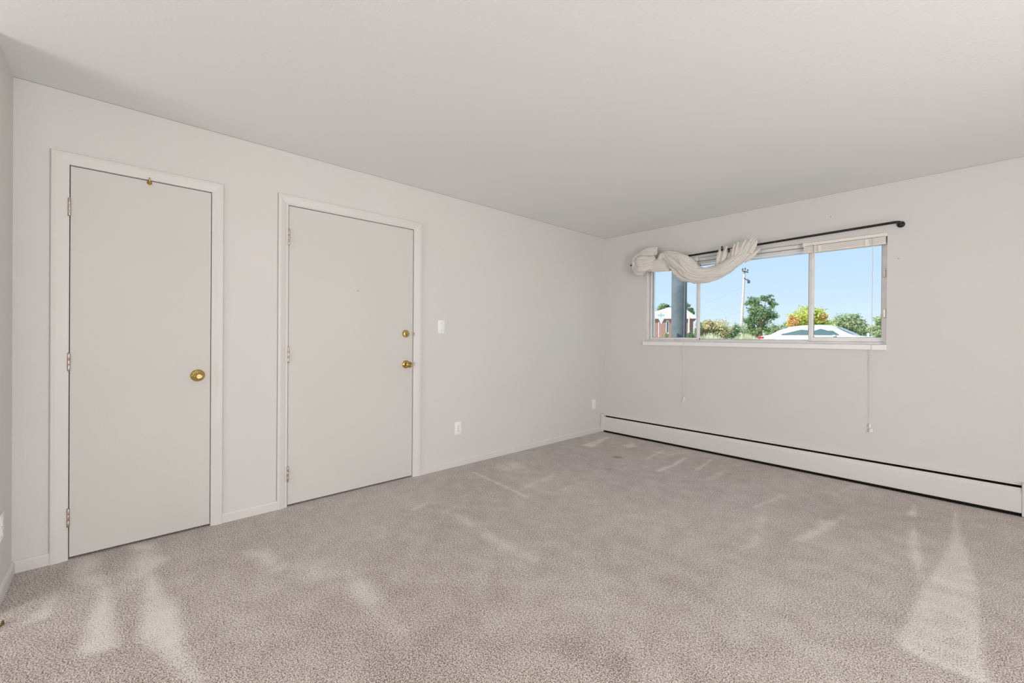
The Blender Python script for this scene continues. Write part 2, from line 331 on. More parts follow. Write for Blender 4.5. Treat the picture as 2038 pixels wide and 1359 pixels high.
c = at_x(807.5, 664, 0); dbt = MB().lathe([(0, 0), (.031, 0), (.031, .006), (.027, .014), (.024, .020), (.017, .022), (0, .022)], (-.002, c.y, c.z), (1, 0, 0), 32).build('deadbolt', BRASS, door2, smooth=True); dbt['label'] = 'round brass deadbolt'
MB().box(.018, .034, c.y-.015, c.y+.015, c.z-.0035, c.z+.0035, .003, 2).build('thumb_turn', BRASS, dbt, smooth=True)
for u, v in ((823.5, 664), (823.5, 724)):
    c = at_x(u, v); MB().box(.003, .0105, c.y-.003, c.y+.003, c.z-.013, c.z+.013).build('strike_plate', NICKEL, door2)
for u, r_ in ((706.7, .0019), (712.6, .0033)):
    c = at_x(u, 578.5); o = MB().lathe([(0, 0), (r_, 0), (r_, .0007), (r_*.7, .0012), (0, .0012)], (-.0021, c.y, c.z), (1, 0, 0), 14).build('screw_hole', DARK, door2)

# ---------------------------------------------------------------- wall plates
def plate(name, org, ax, label, cat, kind_, w_=.070, h=.114, grp=None):
    "ax: 'x' on the left wall facing +x, 'y' on near wall facing +y"
    e_ = empty(name, org, label, cat, grp)
    def bx_(mb, d0, d1, a0, a1, z0, z1, bev=0):
        if ax == 'x': mb.box(org[0]+d0, org[0]+d1, org[1]+a0, org[1]+a1, org[2]+z0, org[2]+z1, bev)
        else: mb.box(org[0]+a0, org[0]+a1, org[1]+d0, org[1]+d1, org[2]+z0, org[2]+z1, bev)
        return mb
    bx_(MB(), 0, .006, -w_/2, w_/2, -h/2, h/2, .0022).build('cover_plate', WHITE, e_, smooth=True)
    n = (1, 0, 0) if ax == 'x' else (0, 1, 0)
    if kind_ == 'switch':
        bx_(MB(), .005, .008, -.0065, .0065, -.013, .013, .0006).build('switch_slot', WHITE, e_)
        bx_(MB(), .006, .017, -.0042, .0042, -.004, .009, .0015).build('toggle', WHITE, e_)
        for z in (-.030, .030): MB().lathe([(0, 0), (.0032, 0), (.0025, .001), (0, .0012)], Vector(org)+Vector(n)*.006+Vector((0, 0, z)), n, 12).build('screw', SLOT, e_)
    elif kind_ == 'outlet':
        for z in (-.020, .020):
            r_ = MB(); bx_(r_, .005, .0085, -.0165, .0165, z-.014, z+.014, .0015); rr = r_.build('receptacle', WHITE, e_)
            s_ = MB(); bx_(s_, .0084, .0088, -.0075, -.0055, z-.003, z+.006); bx_(s_, .0084, .0088, .0055, .0075, z-.003, z+.006); bx_(s_, .0084, .0088, -.002, .002, z-.010, z-.006); s_.build('slots', SLOT, rr)
        MB().lathe([(0, 0), (.0032, 0), (0, .0012)], Vector(org)+Vector(n)*.006, n, 12).build('screw', SLOT, e_)
    else:
        for z in (-.042, .042): MB().lathe([(0, 0), (.0028, 0), (0, .0012)], Vector(org)+Vector(n)*.006+Vector((0, 0, z)), n, 12).build('screw', WHITE, e_)
    return e_
c = at_x(878, 650.5); plate('light_switch', (0, c.y, c.z), 'x', 'white light switch plate on the wall right of the entry door', 'light switch', 'switch')
c = at_x(911, 852); plate('wall_outlet', (0, c.y, c.z), 'x', 'white duplex outlet low on the left wall below the light switch', 'outlet', 'outlet')
c = at_x(1181.5, 804); plate('blank_plate', (0, c.y, c.z), 'x', 'plain white cover plate on the left wall close to the room corner', 'wall plate', 'blank')
c = at_y(0.5, 1049, LY); plate('wall_outlet', (c.x, LY, c.z), 'y', 'outlet at the left edge, on the shaded near wall above its baseboard', 'outlet', 'outlet')

# ---------------------------------------------------------------- window
win = empty('window_1', ((WX0+WX1)/2, .05, WZ0), 'wide three-pane aluminium sliding window with white sill', 'window', kind='structure')
def wx(u, y, v=600): return at_y(u, v, y).x
FY = .045                                     # inner face of the aluminium frame
m = MB(); fl_, frr = wx(1291, FY), WX1
zt = WZ1
m.box(WX0, WX0+.030, FY, FY+.11, WZ0, zt).box(WX0+.036, WX0+.048, FY+.012, FY+.10, WZ0, zt)
m.box(WX1-.022, WX1, FY, FY+.11, WZ0, zt).box(WX1-.034, WX1-.022, FY+.03, FY+.10, WZ0, zt)
m.box(WX0+.001, WX1-.001, FY-.001, FY+.109, WZ0+.0005, WZ0+.018).box(WX0, WX1, FY+.03, FY+.045, WZ0+.018, WZ0+.028)
m.box(WX0+.001, WX1-.001, FY-.002, FY+.108, zt-.03, zt-.001).box(WX0, WX1, FY+.012, FY+.10, zt-.048, zt-.03).box(WX0, WX1, FY+.02, FY+.03, zt-.062, zt-.048)
m.build('window_frame', ALU, win)
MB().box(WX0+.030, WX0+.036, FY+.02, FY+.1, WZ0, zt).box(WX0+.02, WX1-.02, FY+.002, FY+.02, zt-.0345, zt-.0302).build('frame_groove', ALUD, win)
def sash(x0, x1, y, label, wl, wr_, wb=.026, wt_=.026):
    z0, z1 = WZ0+.020, zt-.060; m = MB()
    m.box(x0, x0+wl, y, y+.026, z0, z1, .003).box(x1-wr_, x1, y, y+.026, z0, z1, .003).box(x0, x1, y+.001, y+.025, z0, z0+wb, .003).box(x0, x1, y+.001, y+.025, z1-wt_, z1, .003)
    for xa, xb_ in ((x0, x0+wl), (x1-wr_, x1)): m.box(xa+(xb_-xa)*.42, xa+(xb_-xa)*.62, y-.004, y+.004, z0+.004, z1-.004, .001, 1)
    s_ = m.build('sash', ALU, win); s_['label'] = label
    MB().box(x0+wl-.003, x0+wl+.003, y+.006, y+.020, z0+wb, z1-wt_).box(x1-wr_-.003, x1-wr_+.003, y+.006, y+.020, z0+wb, z1-wt_).box(x0+wl, x1-wr_, y+.006, y+.02, z0+wb-.002, z0+wb+.003).build('gasket', ALUD, s_)
    MB().box(x0+wl-.002, x1-wr_+.002, y+.0115, y+.0145, z0+wb-.002, z1-wt_+.002).build('pane', GLASS, s_)
    return s_
YS, YC = FY+.015, FY+.062
sash(WX0+.040, wx(1392, YS), YS, 'left sliding sash', .022, .030)
sash(wx(1388, YC), wx(1615, YC), YC, 'fixed middle sash', .016, .022, .012, .014)
rs = sash(wx(1610, YS), WX1-.012, YS, 'right sliding sash', .034, .026, .036)
# sash lock clips on the right jamb
for v in (543, 623):
    c = at_y(1761.5, v, FY); MB().box(c.x-.012, c.x+.004, FY-.006, FY+.006, c.z-.035, c.z+.035, .002).build('latch', NICKEL, win)
for u, v in ((1403, 515), (1587, 489)):
    c = at_y(u, v, FY); MB().lathe([(0, 0), (.014, 0), (.014, .003), (.006, .005), (.006, .012), (0, .012)], (c.x, FY, c.z), (0, -1, 0), 16).build('bracket_screw', WHITE, win, smooth=True)
struct(MB().box(WX0-.012, WX1+.004, -.022, .05, 1.076, 1.1175, .003).build('trim_1', SILL))
# head lining board above the opening seen under the rod
# ---------------------------------------------------------------- blinds
def blind(x0, x1, z1, label, stack, cordx, cordz, tassels, wandx=None, wand_len=.7, topdx=0.0):
    y0, y1 = -.004, .030
    e_ = empty('mini_blind', ((x0+x1)/2, .013, z1-.03), label, 'blind', 'raised mini blinds in the window')
    MB().box(x0, x1, y0, y1, z1-.026, z1, .001, 1).box(x0-.001, x0+.022, y0-.002, y1, z1-.028, z1+.001, .001, 1).box(x1-.022, x1+.001, y0-.002, y1, z1-.028, z1+.001, .001, 1).build('headrail', IVORY, e_)
    m = MB(); n = 20
    for k in range(n):
        z = z1-.030-k*(stack/n); dy = random.uniform(-.0015, .0015)
        m.loft([[Vector((xx, y0+.003+dy+a*.0245, z+.0025*math.sin(PI*a))) for a in (0, .25, .5, .75, 1)]+[Vector((xx, y0+.003+dy+a*.0245, z-.0019+.0025*math.sin(PI*a))) for a in (1, .75, .5, .25, 0)] for xx in (x0+.006, x1-.008)])
    m.build('slat_stack', IVORY, e_)
    MB().box(x0+.004, x1-.006, y0+.001, y1-.002, z1-.030-stack-.012, z1-.030-stack, .003).build('bottom_rail', IVORY, e_)
    for fx in (.22, .78): xx = x0+(x1-x0)*fx; MB().box(xx-.012, xx+.012, y0-.003, y0, z1-.034-stack-.010, z1-.034, .001, 1).build('ladder_tape', IVORY, e_)
    m = MB(); pts = []
    zb = cordz
    for dx in (-.0008, .0010):
        m.tube([(cordx+dx+topdx, -.006, z1-.026), (cordx+dx*1.5, -.012, z1-.1), (cordx+dx, -.026, 1.10), (cordx+dx*2.2, -.024, 1.03), (cordx+dx*.6, -.02, (1.03+zb)/2), (cordx+dx*.5, -.018, zb)], .0011, 6)
    cordo = m.build('pull_cord', CORDM, e_, smooth=True)
    if tassels == 3:   # knots where the cord is shortened
        for z in (1.03, .985): MB().lathe([(0, 0), (.005, .003), (.006, .008), (.004, .012), (0, .014)], (cordx, -.022, z), (0, 0, 1), 10).build('knot', CORDM, cordo, smooth=True)
    TP = [(0, 0), (.0065, 0), (.0075, .004), (.006, .016), (.0035, .026), (.002, .030), (0, .030)]
    offs = {2: [(-.004, -.024), (.006, .004)], 3: [(-.006, -.004), (-.004, -.042), (.007, -.036)]}[tassels]
    for dx, dz in offs: MB().lathe(TP, (cordx+dx, -.018, zb+dz), (0, 0, 1), 14).build('tassel', WHITE, cordo, smooth=True)
    if wandx is not None: MB().tube([(wandx, -.012, z1-.022), (wandx, -.013, z1-wand_len)], .0035, 8).build('tilt_wand', WHITE, e_, smooth=True)
xb0 = at_y(1598, 490, 0).x
cz = at_y(1733, 850, -.018)
blind(xb0, WX1-.001, WZ1-.002, 'raised white mini blind over the right window pane, long cord with tassels', .046, cz.x, cz.z, 3, at_y(1621, 550, -.012).x, .62)
c2 = at_y(1360.5, 796, -.018)
blind(WX0+.004, at_y(1387, 515, 0).x, WZ1-.002, 'raised white mini blind at the left, mostly hidden behind the knotted curtain', .046, c2.x, c2.z, 2, at_y(1288.5, 550, -.012).x, .20, topdx=.022)

# ---------------------------------------------------------------- curtain rod
RY = -.085
pR, pL = at_y(1780, 442.5, RY), at_y(1371, 509, RY)
print('rod z', pR, pL)
dirr = (pR-pL).normalized(); pLL = pL - dirr*((pL.x-.44)/dirr.x)
rod = empty('curtain_rod', (pLL+pR)/2, 'black metal curtain rod across the top of the window', 'curtain rod')
m = MB(); arc = [pR+Vector((.03*math.sin(a), .03*(1-math.cos(a)), 0)) for a in [k*PI/16 for k in range(9)]]
arcL = [pLL+Vector((-.03*math.sin(a), .03*(1-math.cos(a)), 0)) for a in [k*PI/16 for k in range(9)]]
m.tube([Vector((arcL[-1].x, -.006, arcL[-1].z))]+arcL[::-1]+arc+[Vector((arc[-1].x, -.006, arc[-1].z))], .0098, 14).build('rod', BLACK, rod, smooth='all')
for q_ in (arc[-1], arcL[-1]):
    MB().lathe([(0, 0), (.024, 0), (.024, .008), (.020, .014), (.011, .018), (0, .018)], (q_.x, 0, q_.z-.006), (0, -1, 0), 24).build('wall_bracket', BLACK, rod, smooth=True)

# ---------------------------------------------------------------- knotted curtain: folded cloth swept along its own run
def fold_sweep(mb, path, nfold, amp, tw=0.0, seed=0, n=110, thick=.45, sub=12):
    """path: (u, v, y, half_width_px) on the photo, measured at the rod's distance; gives a gathered, pleated roll of cloth"""
    rnd = random.Random(seed); P = []
    for u, v, y, hw in path:
        p = at_y(u, v, y); q2 = at_y(u, v+hw, y); P.append((p, (q2-p).length))
    # Catmull-Rom
    S = []
    for i in range(len(P)-1):
        a, b_, c_, d_ = P[max(i-1, 0)], P[i], P[i+1], P[min(i+2, len(P)-1)]
        for k in range(sub):
            t_ = k/sub; f = lambda A, B, C, D: .5*((2*B)+(C-A)*t_+(2*A-5*B+4*C-D)*t_*t_+(-A+3*B-3*C+D)*t_**3)
            S.append((f(a[0], b_[0], c_[0], d_[0]), f(a[1], b_[1], c_[1], d_[1])))
    S.append(P[-1])
    ph = [rnd.uniform(0, 6.28) for _ in range(6)]; rings = []; off = Vector((rnd.uniform(0, 50), rnd.uniform(0, 50), 0)); ln = sum((S[i_+1][0]-S[i_][0]).length for i_ in range(len(S)-1))
    for i, (p, rr) in enumerate(S):
        s_ = i/(len(S)-1); t_ = (S[min(i+1, len(S)-1)][0]-S[max(i-1, 0)][0]).normalized()
        dep = Vector((0, -1, 0)); sdv = t_.cross(dep).normalized(); dep = sdv.cross(t_).normalized()
        ring = []
        for k in range(n):
            a = 2*PI*k/n; aa = a+tw*s_
            kf = nfold*.30
            n1 = noise3(Vector((math.cos(aa)*kf, math.sin(aa)*kf, s_*ln*5.5))+off); n2 = noise3(Vector((math.cos(aa)*kf*2.1, math.sin(aa)*kf*2.1, s_*ln*13))+off*2)
            f = 1+amp*1.25*(.75-3.0*abs(n1))+amp*.45*(.6-2.5*abs(n2))+amp*.5*math.sin(aa*3+ph[0]+2*s_)
            ring.append(p+sdv*(math.cos(a)*rr*f)+dep*(math.sin(a)*rr*f*thick))
        rings.append(ring)
    mb.loft(rings)
m = MB()
cy = RY-.012
# main swag from the gathered eyelet heading down under and up to the left
fold_sweep(m, [(1499,482,cy,8),(1487,496,cy-.01,12),(1470,513,cy-.02,12),(1446,531,cy-.03,12),(1421,543,cy-.035,13),(1398,547,cy-.035,14),(1378,542,cy-.035,17),(1358,528,cy-.03,20),(1340,515,cy-.02,15),(1327,508,cy-.01,9),(1318,505,cy,3)], 11, .17, .9, 3)
# lower layer of the swag
fold_sweep(m, [(1340,533,cy-.005,5),(1356,547,cy-.02,9),(1378,554,cy-.03,8),(1402,556,cy-.03,7),(1426,550,cy-.03,5),(1450,537,cy-.02,3)], 7, .22, .5, 5)
# pleats going up to the rod through the eyelets
fold_sweep(m, [(1436,491,RY,2.0),(1431,508,cy,3.2),(1426,529,cy-.01,2.5)], 3, .2, 0, 6, 32, .8)
fold_sweep(m, [(1446,491,RY,2.4),(1444,498,RY-.005,4.0),(1440,511,cy,5.6),(1434,531,cy-.01,4.5)], 3, .2, 0, 7, 32, .8)
fold_sweep(m, [(1456,495,RY-.005,3.2),(1453,512,cy+.01,6.0),(1449,530,cy-.01,5.5)], 4, .2, 0, 8, 32, .8)
for k_, (ut, vt, um, vm, ub, vb) in enumerate([(1463,484,1461,502,1459,524),(1469,481,1465,500,1462,522),(1477,480,1471,498,1466,519),(1484,477,1477,495,1470,515),(1490,476,1483,493,1475,512),(1496,473,1489,489,1480,508),(1503,474,1496,487,1486,504),(1506,478,1500,490,1492,503)]):
    dz = -.006*(k_%2)-.002*k_
    fold_sweep(m, [(ut,vt,RY-.012+dz,.8),(ut-.5,vt+3,RY-.014+dz,2.6),((ut+um)/2,(vt+vm)/2,RY-.018+dz,3.6),(um,vm,cy-.012+dz,4.8),(ub,vb,cy-.008+dz,5.5)], 3, .16, .3, 30+k_, 40, .85)
fold_sweep(m, [(1514,494,cy+.02,1.0),(1506,499,cy+.005,3.6),(1496,507,cy,5.5),(1480,520,cy-.01,5)], 3, .2, 0, 13, 40, .6)
# twisted run to the left
fold_sweep(m, [(1350,527,cy+.01,11),(1330,526,cy+.005,11),(1310,528,cy,11),(1294,530,cy,9.5),(1284,532,cy,7)], 8, .17, 3.0, 14)
fold_sweep(m, [(1332,536,cy-.01,3),(1315,536,cy-.01,4),(1297,538,cy-.01,3)], 3, .2, 1.5, 15, 32)
# bunched end: puffs, rolls and a loose corner
fold_sweep(m, [(1270,510,cy,3),(1278,505,cy-.01,6.5),(1290,501.5,cy-.015,8),(1302,500,cy-.012,7.6),(1303.5,500,cy-.01,6.8)], 8, .24, .8, 16)
fold_sweep(m, [(1273,506,cy,4),(1266,515,cy-.012,6.5),(1262.5,525,cy-.02,5.5),(1265,536,cy-.02,5.5)], 7, .24, 1.0, 17)
fold_sweep(m, [(1264,527,cy-.01,4),(1272,523,cy-.03,11),(1284,519,cy-.02,11),(1296,516,cy,8),(1304,513,cy,4)], 10, .26, 1.5, 23)
fold_sweep(m, [(1265,537,cy-.025,6.0),(1267,536,cy-.03,7.5),(1276,533,cy-.035,9.0),(1287,528,cy-.025,9.5),(1298,521,cy-.01,8)], 9, .24, 1.8, 18)
fold_sweep(m, [(1263,529,cy-.02,3),(1265,537,cy-.03,4.5),(1270,542,cy-.03,4.0),(1280,541,cy-.02,4)], 6, .24, 1.0, 19)
fold_sweep(m, [(1286,533,cy-.01,6),(1281,540,cy-.005,5),(1277,547,cy,2.8),(1275,552,cy,.6)], 5, .25, .4, 20, 40)
fold_sweep(m, [(1308,517,cy,1.0),(1313,513,cy-.008,3.5),(1317,508,cy-.01,5.0),(1324,512,cy-.01,5)], 5, .22, .5, 22, 40)
cur = m.build('curtain', FABRIC, None, smooth='all')
tag(cur, 'cream curtain knotted and swagged over the left part of the black rod', 'curtain')
for u, v in ((1437, 494), (1451, 498), (1500, 490)):
    c = at_y(u, v, RY-.026); o = MB()
    pts = [c+Vector((.004*math.cos(a), .015*math.cos(a)*.4, .019*math.sin(a))) for a in [2*PI*k/20 for k in range(21)]]
    o.tube(pts, .0042, 8).build('eyelet', BLACK, cur, smooth='all')

# ---------------------------------------------------------------- baseboard heater
hz = .2174; xl, xr = .02, at_y(2034, 990, -.06).x
heat = empty('baseboard_heater', ((xl+xr)/2, -.03, 0), 'long off-white baseboard heater with dark top slot below the window', 'heater')
HB = -.060
MB().extr([(0, .03), (-.004, .03), (-.004, hz-.006), (-.022, hz-.012), (-.024, hz-.018), (-.0225, hz-.018), (-.020, hz-.014), (0, hz)], (xl, 0, 0), (xr, 0, 0), (0, 1, 0), (0, 0, 1)).build('back_plate', HEATP, heat)
MB().extr([(-.040, .184), (-.043, .187), (-.047, .1865), (-.049, .183), (-.0485, .176), (-.0495, .168), (-.054, .160), (-.0595, .156), (HB, .150), (HB, .027), (HB+.004, .023), (HB+.010, .023), (HB+.010, .025), (HB+.006, .027), (HB+.003, .043), (HB+.003, .148), (-.054, .154), (-.046, .166), (-.044, .178), (-.041, .182)], (xl+.02, 0, 0), (xr, 0, 0), (0, 1, 0), (0, 0, 1)).build('front_panel', HEATP, heat)
m = MB(); m.box(xl+.01, xr, -.0405, -.006, .06, .1815).box(xl+.012, xr, -.0125, -.0045, .055, .2025)
m.build('fins_slot_shade', DARK, heat)  # fin block plus liner, coloured near-black as the shade inside the slot
MB().box(xl, xr, -.050, -.004, .001, .022).build('gap_shadow', DARK, heat)  # near-black box painting the shade under the front panel
MB().box(xl-.016, xl+.024, -.066, 0, .004, hz+.002, .004).build('end_cap', HEATP, heat)
MB().box(xr, xr+.10, -.066, 0, .004, hz+.002, .004).build('end_cap', HEATP, heat)

# ---------------------------------------------------------------- small things on the carpet and wall
p = at_z(2, 1246, 0)
tag(MB().tube([p+Vector((-.03, .0, .006)), p+Vector((.0, .004, .008)), p+Vector((.018, -.002, .005))], [.003, .0055, .002], 8).build('twig', newmat('brown_twig', (.16, .09, .03), .7), None, smooth=True), 'small brown twig on the carpet at the left edge of the photo', 'twig')
p = at_z(1302, 873.5, 0)
tag(MB().box(p.x-.014, p.x+.012, p.y-.008, p.y+.006, .001, .008, .002).build('paper_scrap', WHITE), 'tiny white paper scrap on the carpet under the heater front', 'scrap')
PENC = newmat('speck', (.25, .22, .2), .8)
for u, v in ((1788, 514), (1653, 431)):
    c = at_y(u, v, 0); m_ = MB().lathe([(0, 0), (.0035, 0), (.0022, .002), (0, .0025)], (c.x, 0, c.z), (0, -1, 0), 10).build('nail', PENC)
    tag(m_, 'small dark nail in the far wall, right of the window and rod' if v == 514 else 'small dark nail in the far wall above the curtain rod', 'nail')

# ================================================================ OUTSIDE
GZ = .27
GRASS = noisy('dry_grass', (.42, .44, .16), (.66, .62, .34), .35, .95)
m = MB(); m.box(-160, 120, .24, 220, GZ-.3, GZ); tag(m.build('lawn', GRASS), 'pale green and straw coloured ground beyond the window', 'ground', kind='structure')
ASPH = noisy('asphalt', (.22, .22, .22), (.30, .30, .30), 2, .9)
struct(MB().box(-120, 90, 15.5, 27, GZ-.05, GZ+.012).build('road', ASPH))
def leafmat(name, c1, c2):
    m = noisy(name, c1, c2, .9, .7, detail=4, lo=.38, hi=.6)
    t = m.node_tree; b_ = t.nodes['Principled BSDF']; out = t.nodes['Material Output']; tr = t.nodes.new('ShaderNodeBsdfTranslucent'); mxs = t.nodes.new('ShaderNodeMixShader'); mxs.inputs[0].default_value = .35
    t.links.new(b_.inputs['Base Color'].links[0].from_socket, tr.inputs[0]); t.links.new(b_.outputs[0], mxs.inputs[1]); t.links.new(tr.outputs[0], mxs.inputs[2]); t.links.new(mxs.outputs[0], out.inputs[0])
    return m
LG = leafmat('dark_leaves', (.20, .31, .15), (.42, .53, .30)); LM = leafmat('mid_leaves', (.32, .42, .22), (.58, .64, .38))
LY_ = leafmat('yellow_leaves', (.52, .62, .14), (.82, .80, .26)); LGOLD = leafmat('golden_leaves', (.58, .58, .30), (.86, .76, .50)); LORG = leafmat('orange_leaves', (.75, .45, .18), (.80, .68, .25))
BARK = noisy('bark', (.20, .15, .11), (.34, .27, .21), 6, .9, bump=.5)
def canopy(mb, blobs, n, size, seed):
    "leaf sprays gathered in many small clumps inside each mass of the crown"
    rnd = random.Random(seed); tot = sum(b_[1]*b_[3] for b_ in blobs)
    for (c_, rx_, ry_, rz_) in blobs:
        k = max(40, int(n*rx_*rz_/tot)); nc = max(7, k//55)
        for q in range(nc):
            d_ = Vector((rnd.gauss(0, 1), rnd.gauss(0, 1), rnd.gauss(0, 1))).normalized()*rnd.uniform(.25, .95)
            cc_ = c_+Vector((d_.x*rx_, d_.y*ry_, d_.z*rz_)); cr_ = rnd.uniform(.22, .42)*min(rx_, rz_)
            for _ in range(k//nc):
                g_2 = Vector((rnd.gauss(0, .55), rnd.gauss(0, .55), rnd.gauss(0, .42)))*cr_*1.35
                p_ = cc_+g_2
                nrm = Vector((rnd.gauss(0, .7), rnd.gauss(0, .7)-.35, rnd.gauss(0, .7)+.55)).normalized(); a = nrm.orthogonal().normalized(); bq = nrm.cross(a)
                th = rnd.uniform(0, 6.28); a, bq = a*math.cos(th)+bq*math.sin(th), bq*math.cos(th)-a*math.sin(th); z_ = size*rnd.uniform(.5, 1.3)
                vs = [mb.bm.verts.new(p_+a*z_*.5), mb.bm.verts.new(p_+bq*z_*.30), mb.bm.verts.new(p_-a*z_*.5), mb.bm.verts.new(p_-bq*z_*.30)]
                mb.bm.faces.new(vs)
def tree(name, label, cat, D, blobs, trunk, mat, n=2600, leaf=.42, seed=1, grp=None, second=None):
    """blobs: (u, v, half width px, half height px) of the crown's masses at distance D"""
    n = int(n*1.5); leaf *= .8; s_ = D/F; tu, tv = trunk; base = at_d(tu, tv, D); base = Vector((base.x, base.y, GZ))
    e_ = empty(name, base, label, cat, grp)
    B = []; rnd = random.Random(seed)
    for u, v, a, b_ in blobs:
        c_ = at_d(u, v, D+rnd.uniform(-1, 1)*a*s_*.3); B.append((c_, a*s_, a*s_*.85, b_*s_))
    m = MB(); canopy(m, B, n, leaf, seed); m.build('foliage', mat, e_)
    if second:
        B2 = [(at_d(u, v, D-1), a*s_, a*s_*.8, b_*s_) for u, v, a, b_ in second[1]]; m = MB(); canopy(m, B2, n//4, leaf, seed+50); o = m.build('turned_leaves', second[0], e_); o['label'] = 'orange turned leaves'
    top = max(B, key=lambda q: q[3])[0]; m = MB()
    m.tube([base-Vector((0, 0, .1)), base+(top-base)*.35+Vector((.1, 0, 0)), base+(top-base)*.7, top], [.30*D/60, .22*D/60, .15*D/60, .05], 10)
    for c_, a, _, b_ in B: 
        j = base+(top-base)*.45; m.tube([j, (j+c_)/2+Vector((0, 0, .2)), c_], [.12*D/60, .08*D/60, .03], 8)
    m.build('trunk', BARK, e_, smooth='all'); return e_
tree('tree', 'tall dark green tree right of the utility pole, seen through the middle pane', 'tree', 62,
     [(1497,600,14,12),(1525,594,10,9),(1537,602,8,11),(1512,618,22,16),(1498,640,16,14),(1530,630,14,14),(1512,652,22,10)], (1513,672), LG, 5200, .36, 2)
tree('tree', 'round yellow-green autumn tree behind the silver car, split by the window frame', 'tree', 52,
     [(1600,632,26,22),(1618,625,20,17),(1630,642,16,16),(1586,645,16,14)], (1604,676), LY_, 4200, .34, 3, second=(LORG, [(1578,640,10,14),(1634,632,8,10)]))
tree('tree', 'broad grey-green tree seen through the right pane above the car hood', 'tree', 70,
     [(1672,646,20,20),(1696,634,14,16),(1700,655,24,20),(1722,660,16,16),(1664,640,8,14)], (1694,676), LM, 4600, .42, 4)
tree('tree', 'grey-green tree cut by the right edge of the window', 'tree', 62, [(1752,640,10,18),(1746,660,12,16),(1768,650,14,26)], (1760,677), LM, 2600, .4, 5)
tree('shrub', 'golden-green rounded shrub at the left end of the middle pane', 'shrub', 45, [(1422,656,26,22),(1408,648,16,14),(1440,660,16,16)], (1422,674), LGOLD, 3600, .26, 6)
tree('shrub', 'dark green shrub between the golden shrub and the utility pole', 'shrub', 52, [(1455,664,14,14),(1468,658,12,14),(1446,668,12,8)], (1458,674), LG, 2000, .26, 7)
tree('shrub', 'dark green shrub at the left end of the middle pane behind the golden shrub', 'shrub', 56, [(1396,650,9,16),(1390,662,10,14)], (1396,674), LM, 1400, .3, 17)
tree('shrub', 'low green bush at the foot of the tall dark tree', 'shrub', 66, [(1488,660,14,14),(1500,664,14,10)], (1490,674), LM, 1700, .34, 8)
tree('shrub', 'mid green bush between the tall dark tree and the yellow tree', 'shrub', 72, [(1545,655,14,14),(1560,654,12,13),(1530,660,12,12)], (1547,675), LM, 2200, .36, 9)
tree('tree', 'green tree behind the right end of the brick house roof', 'tree', 58, [(1366,614,7,12),(1374,620,6,10)], (1366,672), LG, 1100, .36, 10)
tree('tree', 'small green tree rising behind the ridge left of the dark porch post', 'tree', 58, [(1320,612,9,9),(1328,614,8,9),(1312,616,5,6)], (1322,672), LG, 1100, .36, 11)
tree('hedge', 'dark trimmed hedge in front of the brick house wall', 'hedge', 36, [(1375,668,6,7),(1366,669,7,6)], (1373,675), LG, 1300, .16, 12)
tree('hedge', 'small bright green bush beside the yield sign, left of the porch post', 'hedge', 35, [(1327,667,4,7)], (1327,675), LM, 600, .14, 13)

m = MB(); rnd = random.Random(4)
for _ in range(5200):
    u = rnd.uniform(1388, 1590); c = at_d(u, 674, rnd.uniform(39, 47)); h = rnd.uniform(.5, 1.25)*(1+.25*math.sin(u*.09)); a = rnd.uniform(0, PI); wv = Vector((math.cos(a), math.sin(a), 0))*rnd.uniform(.04, .12); tip = Vector((rnd.gauss(0, .15), rnd.gauss(0, .15), h))
    b0 = Vector((c.x, c.y, GZ)); vs = [m.bm.verts.new(b0-wv), m.bm.verts.new(b0+wv), m.bm.verts.new(b0+tip)]; m.bm.faces.new(vs)
tag(m.build('tall_grass', leafmat('straw_grass', (.60, .62, .36), (.86, .82, .58))), 'pale straw-green strip of tall grass below the shrubs behind the car', 'grass', kind='stuff')
# house
BRICK = newmat('red_brick', (.35, .16, .13), .9); t = BRICK.node_tree; bt = t.nodes.new('ShaderNodeTexBrick'); cc = t.nodes.new('ShaderNodeTexCoord')
bt.inputs['Color1'].default_value = (.40, .19, .155, 1); bt.inputs['Color2'].default_value = (.33, .15, .13, 1); bt.inputs['Mortar'].default_value = (.5, .42, .38, 1); bt.inputs['Scale'].default_value = 3
mp = t.nodes.new('ShaderNodeMapping'); mp.inputs['Rotation'].default_value = (PI/2, 0, 0)
t.links.new(cc.outputs['Object'], mp.inputs[0]); t.links.new(mp.outputs[0], bt.inputs[0]); t.links.new(bt.outputs[0], t.nodes['Principled BSDF'].inputs[0])
ROOFM = noisy('pale_shingles', (.62, .57, .54), (.74, .69, .66), 8, .9); WTRIM = newmat('white_siding', (.85, .87, .9), .6)
hD = 44; hc = at_d(1340, 674, hD); hs = hD/F*.931
house = empty('house', (hc.x, hc.y, GZ), 'red brick house with pale roof and white porch column behind the dark post', 'house')
def hx(u): return (u-1340)*hs
ez = at_d(1340, 631, hD).z-GZ; rz = at_d(1340, 611, hD+3).z-GZ
x0, x1 = hx(1270), hx(1379)
MB().box(x0, x1, 0, 7, 0, ez).build('brick_wall', BRICK, house)
m = MB(); ov = .3; a_ = [Vector((x0-ov, -ov, ez)), Vector((x1+ov, -ov, ez)), Vector((x1+ov, 7+ov, ez)), Vector((x0-ov, 7+ov, ez))]
rgs = [Vector((x0+2.8, 3.5, rz)), Vector((x1-.95, 3.5, rz))]
vs = [m.bm.verts.new(p_) for p_ in a_]+[m.bm.verts.new(p_) for p_ in rgs]+[m.bm.verts.new(p_-Vector((0, 0, .18))) for p_ in a_]
for f in ((0, 1, 5, 4), (1, 2, 5), (2, 3, 4, 5), (3, 0, 4), (6, 7, 1, 0), (7, 8, 2, 1), (8, 9, 3, 2), (9, 6, 0, 3), (9, 8, 7, 6)): m.bm.faces.new([vs[i] for i in f])
m.build('roof', ROOFM, house)
